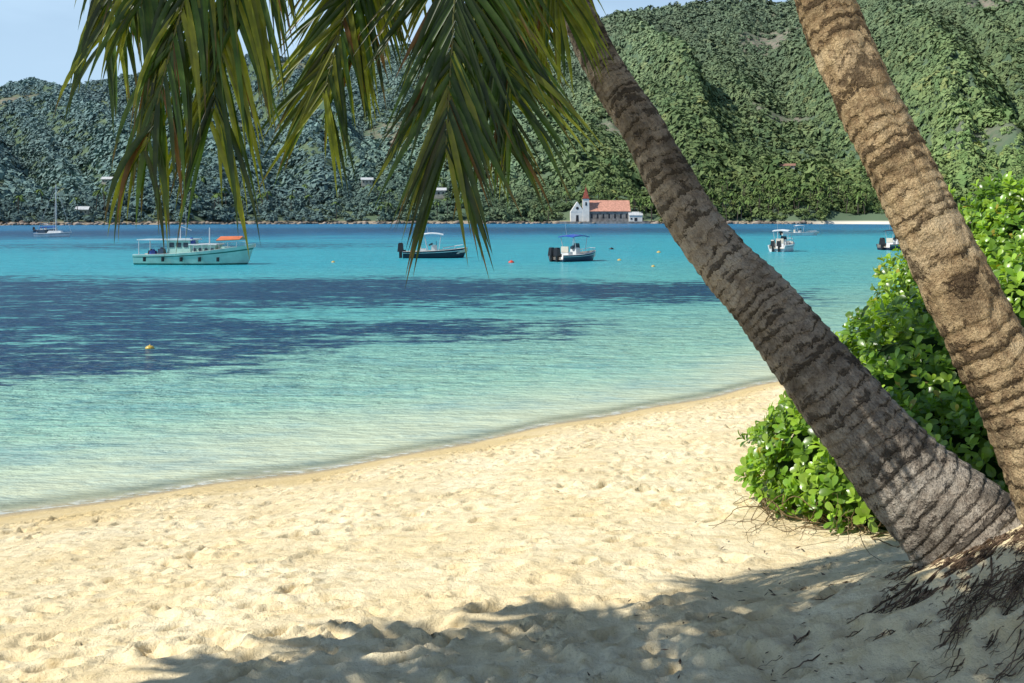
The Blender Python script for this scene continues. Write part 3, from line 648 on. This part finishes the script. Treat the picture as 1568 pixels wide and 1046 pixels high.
# third palm, left of the photographer
palm3=empty('palm_tree'); c3=(-3.0,2.1,5.3)
trunk(palm3,[(-6.4,-1.2,1.3),(-6.2,-1.0,1.7),(-5.3,-.2,2.7),(-4.2,.9,3.8),(-3.4,1.7,4.7),c3],[.3,.22,.16,.14,.12,.11],bark1,.08,n=260,sides=32,seed=9)
fronds(palm3,[gen(c3,a,l,e,d,n=62,w=.025,L=.58,s0=.08,g=.3) for a,l,e,d in ((0,2.6,32,.5),(22,2.7,30,.5),(44,2.4,36,.5),(76,2.1,33,.45),(112,2.0,30,.5),(140,2.3,22,.35),(158,2.7,18,.30),(176,2.9,15,.28),(200,2.7,25,.4),(240,2.4,30,.5),(320,2.5,35,.5),(343,2.6,30,.45),(10,1.9,60,.35),(65,1.6,60,.35),(150,1.8,65,.3))])

# ---------------------------------------------------------------- bush
lumps=[((2.35,6.55,1.45),(.62,1.0,.58)),((2.18,6.85,1.4),(.52,.8,.50)),((2.8,6.2,1.45),(.7,.75,.62)),((3.05,7.3,1.75),(.80,1.1,.82)),((2.85,7.8,1.6),(.6,.8,.62)),((3.75,6.9,1.9),(.9,1.0,1.0)),
       ((3.35,6.0,1.6),(.8,.7,.8)),((4.25,8.8,2.0),(1.0,1.4,1.18)),((3.7,8.6,1.8),(.58,1.0,.8)),((4.65,9.2,2.4),(.8,1.2,1.15)),((5.4,8.9,2.4),(1.2,1.6,1.15)),((4.6,7.4,2.0),(1.1,1.1,1.15)),((4.0,5.6,1.8),(.9,.7,.9)),((6.5,8.5,2.4),(1.6,2,1.3))]
bush=empty('beach_naupaka_bush')
pts=[];nrm=[]
w_l=np.array([(l[1][0]*l[1][1]+l[1][1]*l[1][2]+l[1][0]*l[1][2]) for l in lumps]); w_l/=w_l.sum()
tries=0
while len(pts)<6600 and tries<90000:
    tries+=1
    k=rng.choice(len(lumps),p=w_l); c_,r_=lumps[k]
    d=rng.normal(size=3); d/=np.linalg.norm(d)
    if d[2]<-.55: continue
    rr=1.0-abs(rng.normal(0,.08))+.26*(vnoise(d[0]*3.5+k*7,d[1]*3.5+d[2]*4,k)-.45)
    q=np.array(c_)+d*np.array(r_)*rr
    bad=False
    for m,(c3_,r3_) in enumerate(lumps):
        if m!=k and np.sum(((q-np.array(c3_))/np.array(r3_))**2)<.62: bad=True;break
    if bad: continue
    if q[2]<zs(q[0],q[1])+.05: continue
    nn=d/np.array(r_); nn/=np.linalg.norm(nn); pts.append(q); nrm.append(nn)
pts=np.array(pts); nrm=np.array(nrm)
N=len(pts); K=8
ax=nrm*.65+np.array([-.25,-.12,.6])+rng.normal(0,.28,(N,3)); ax/=np.linalg.norm(ax,axis=1)[:,None]
ta=np.cross(ax,[.31,.2,.9]); ta/=np.linalg.norm(ta,axis=1)[:,None]; tb=np.cross(ax,ta)
Vb=[];Cb=[]
rows=[(0,.10),(.30,.55),(.60,1.0),(.86,.95),(1.0,.45)]
base_c=np.array([.15,.28,.028])*rng.uniform(.55,1.3,(N,1)); 
lime=rng.random(N)<.5; base_c[lime]=np.array([.26,.40,.045])*rng.uniform(.75,1.2,(lime.sum(),1))
for k in range(K):
    an=k*2.399+rng.uniform(-.3,.3,N); el=rng.uniform(.1,.5,N)+.85*(k/K)
    hd=ta*np.cos(an)[:,None]+tb*np.sin(an)[:,None]
    d=hd*np.cos(el)[:,None]+ax*np.sin(el)[:,None]; up=ax*np.cos(el)[:,None]-hd*np.sin(el)[:,None]; sd_=np.cross(d,up)
    L=rng.uniform(.055,.105,N)*(1-.3*k/K)
    tw=rng.normal(0,.25,N)[:,None]; up2=up*np.cos(tw)+sd_*np.sin(tw); sd2=np.cross(d,up2)
    rowv=[]
    for (tt,ww) in rows:
        ctr=pts+d*(L*tt)[:,None]-up2*(L*.25*tt*tt)[:,None]+ax*(.01*k)
        W=(L*.30*ww)[:,None]
        rowv+= [ctr-sd2*W+up2*W*.22,ctr,ctr+sd2*W+up2*W*.22]
    Vb.append(np.stack(rowv,1)); cc=base_c*rng.uniform(.8,1.25,(N,1)); yl=rng.random(N)<.015; cc[yl]=[.40,.33,.05]; cc=np.where((k>5),cc*1.2,cc)
    Cb.append(np.repeat(cc[:,None,:],15,1))
Vb=np.concatenate(Vb).reshape(-1,3); Cb=np.concatenate(Cb).reshape(-1,3); nl=len(Vb)//15
q=[]
for r_ in range(4):
    for s_ in range(2): a=r_*3+s_; q.append((a,a+1,a+4,a+3))
q=np.array(q); Fb=(q[None]+(np.arange(nl)*15)[:,None,None]).reshape(-1,4)
t=NT('naupaka_leaf'); a=t.attr('Col').outputs['Vector']
c=a
t.set(col=c,rough=.30,spec=.55)
tr=t.new('ShaderNodeBsdfTranslucent'); t.link(t.mix(1.0,c,(1.5,1.5,.5),'MULTIPLY'),tr.inputs[0]); mx=t.new('ShaderNodeMixShader'); mx.inputs[0].default_value=.3
t.link(t.b.outputs[0],mx.inputs[1]); t.link(tr.outputs[0],mx.inputs[2]); t.link(mx.outputs[0],t.out.inputs[0])
ob=mesh_obj('leaves',Vb,Fb,[t.m],parent=bush,smooth=True); add_col(ob,Cb)
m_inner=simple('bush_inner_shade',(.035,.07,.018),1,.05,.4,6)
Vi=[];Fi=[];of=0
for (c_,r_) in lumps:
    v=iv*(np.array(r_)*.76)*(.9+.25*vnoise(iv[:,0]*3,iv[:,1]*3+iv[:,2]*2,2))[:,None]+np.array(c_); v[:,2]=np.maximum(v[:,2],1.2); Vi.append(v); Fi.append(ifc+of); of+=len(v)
mesh_obj('inner_shade_fill',np.concatenate(Vi),np.concatenate(Fi),[m_inner],parent=bush)  # dark filler lumps stand for the shaded bush interior and block see-through

# ---------------------------------------------------------------- strands (roots, vines)
def strands(name,paths,mat,parent=None):
    V=[];F=[];n0=0
    for P,r in paths:
        P=np.array(P); n=len(P); T=np.gradient(P,axis=0); T/=np.linalg.norm(T,axis=1)[:,None]+1e-9
        for i in range(n):
            a=np.cross(T[i],[.2,.3,.93]); a/=np.linalg.norm(a)+1e-9; b_=np.cross(T[i],a); rr=r*(1-.7*i/n)
            for k in range(5): V.append(P[i]+rr*(a*math.cos(k*1.2566)+b_*math.sin(k*1.2566)))
        for i in range(n-1):
            for k in range(5): F.append((n0+i*5+k,n0+i*5+(k+1)%5,n0+(i+1)*5+(k+1)%5,n0+(i+1)*5+k))
        n0+=n*5
    return mesh_obj(name,np.array(V),F,[mat],parent=parent,smooth=True)
m_root=simple('dry_root',(.17,.115,.075),.9,.1,.35,20)
def wander(x,y,an,L,lift,n=22,wob=.35,zo=.012,zw=.010):
    out=[]; ph=rng.uniform(0,6)
    for i in range(n):
        f=i/(n-1); z=zs(x,y)+zo+lift*math.sin(math.pi*f)*(.6+.4*math.sin(ph+f*9))+zw*math.sin(ph*3+f*17)
        out.append((x,y,z)); an+=rng.normal(0,wob); x+=math.cos(an)*L/n; y+=math.sin(an)*L/n
    return out
paths=[]
for i in range(900):
    x=rng.normal(2.05,.30); y=rng.normal(4.06,.32)
    a=math.radians(rng.normal(208,20)); 
    paths.append((wander(x,y,a,rng.uniform(.08,.30),rng.uniform(0,.012),n=10,wob=.10,zo=.006,zw=.005),rng.uniform(.0010,.0036)))
for i in range(20):
    x=2.05+rng.normal(0,.1); y=4.35+rng.normal(0,.08); paths.append((wander(x,y,math.radians(rng.normal(215,18)),rng.uniform(.3,.6),.01,n=20,wob=.08,zo=.006,zw=.004),rng.uniform(.004,.008)))
strands('roots',paths,m_root,palm)
paths=[]
for i in range(110):
    x=rng.uniform(1.65,2.8); y=np.interp(x,[1.6,2.1,2.8],[6.7,5.85,5.35])+rng.uniform(-.1,.3); a=math.radians(rng.uniform(180,340))
    paths.append((wander(x,y,a,rng.uniform(.25,.9),rng.uniform(.0,.24),wob=.5),rng.uniform(.002,.0055)))
strands('dry_vines',paths,simple('dry_vine',(.24,.17,.09),.9,.1,.3,20),bush)
Vl=[];Fl=[]
for i in range(420):
    x=rng.normal(1.7,.55); y=rng.normal(4.3,.7)
    if y<3 : continue
    z=zs(x,y)+.012; a=rng.uniform(0,6.28); L=rng.uniform(.006,.022); W=L*rng.uniform(.15,.4); d=np.array([math.cos(a),math.sin(a),rng.uniform(-.2,.4)]); s_=np.array([-math.sin(a),math.cos(a),rng.uniform(-.4,.4)])
    k=len(Vl); c_=np.array([x,y,z]); Vl+=[c_-d*L,c_-s_*W,c_+d*L,c_+s_*W]; Fl.append((k,k+1,k+2,k+3))
mesh_obj('leaf_litter',np.array(Vl),Fl,[m_root])
print('verts',sum(len(o.data.vertices) for o in bpy.data.objects if o.type=='MESH'))
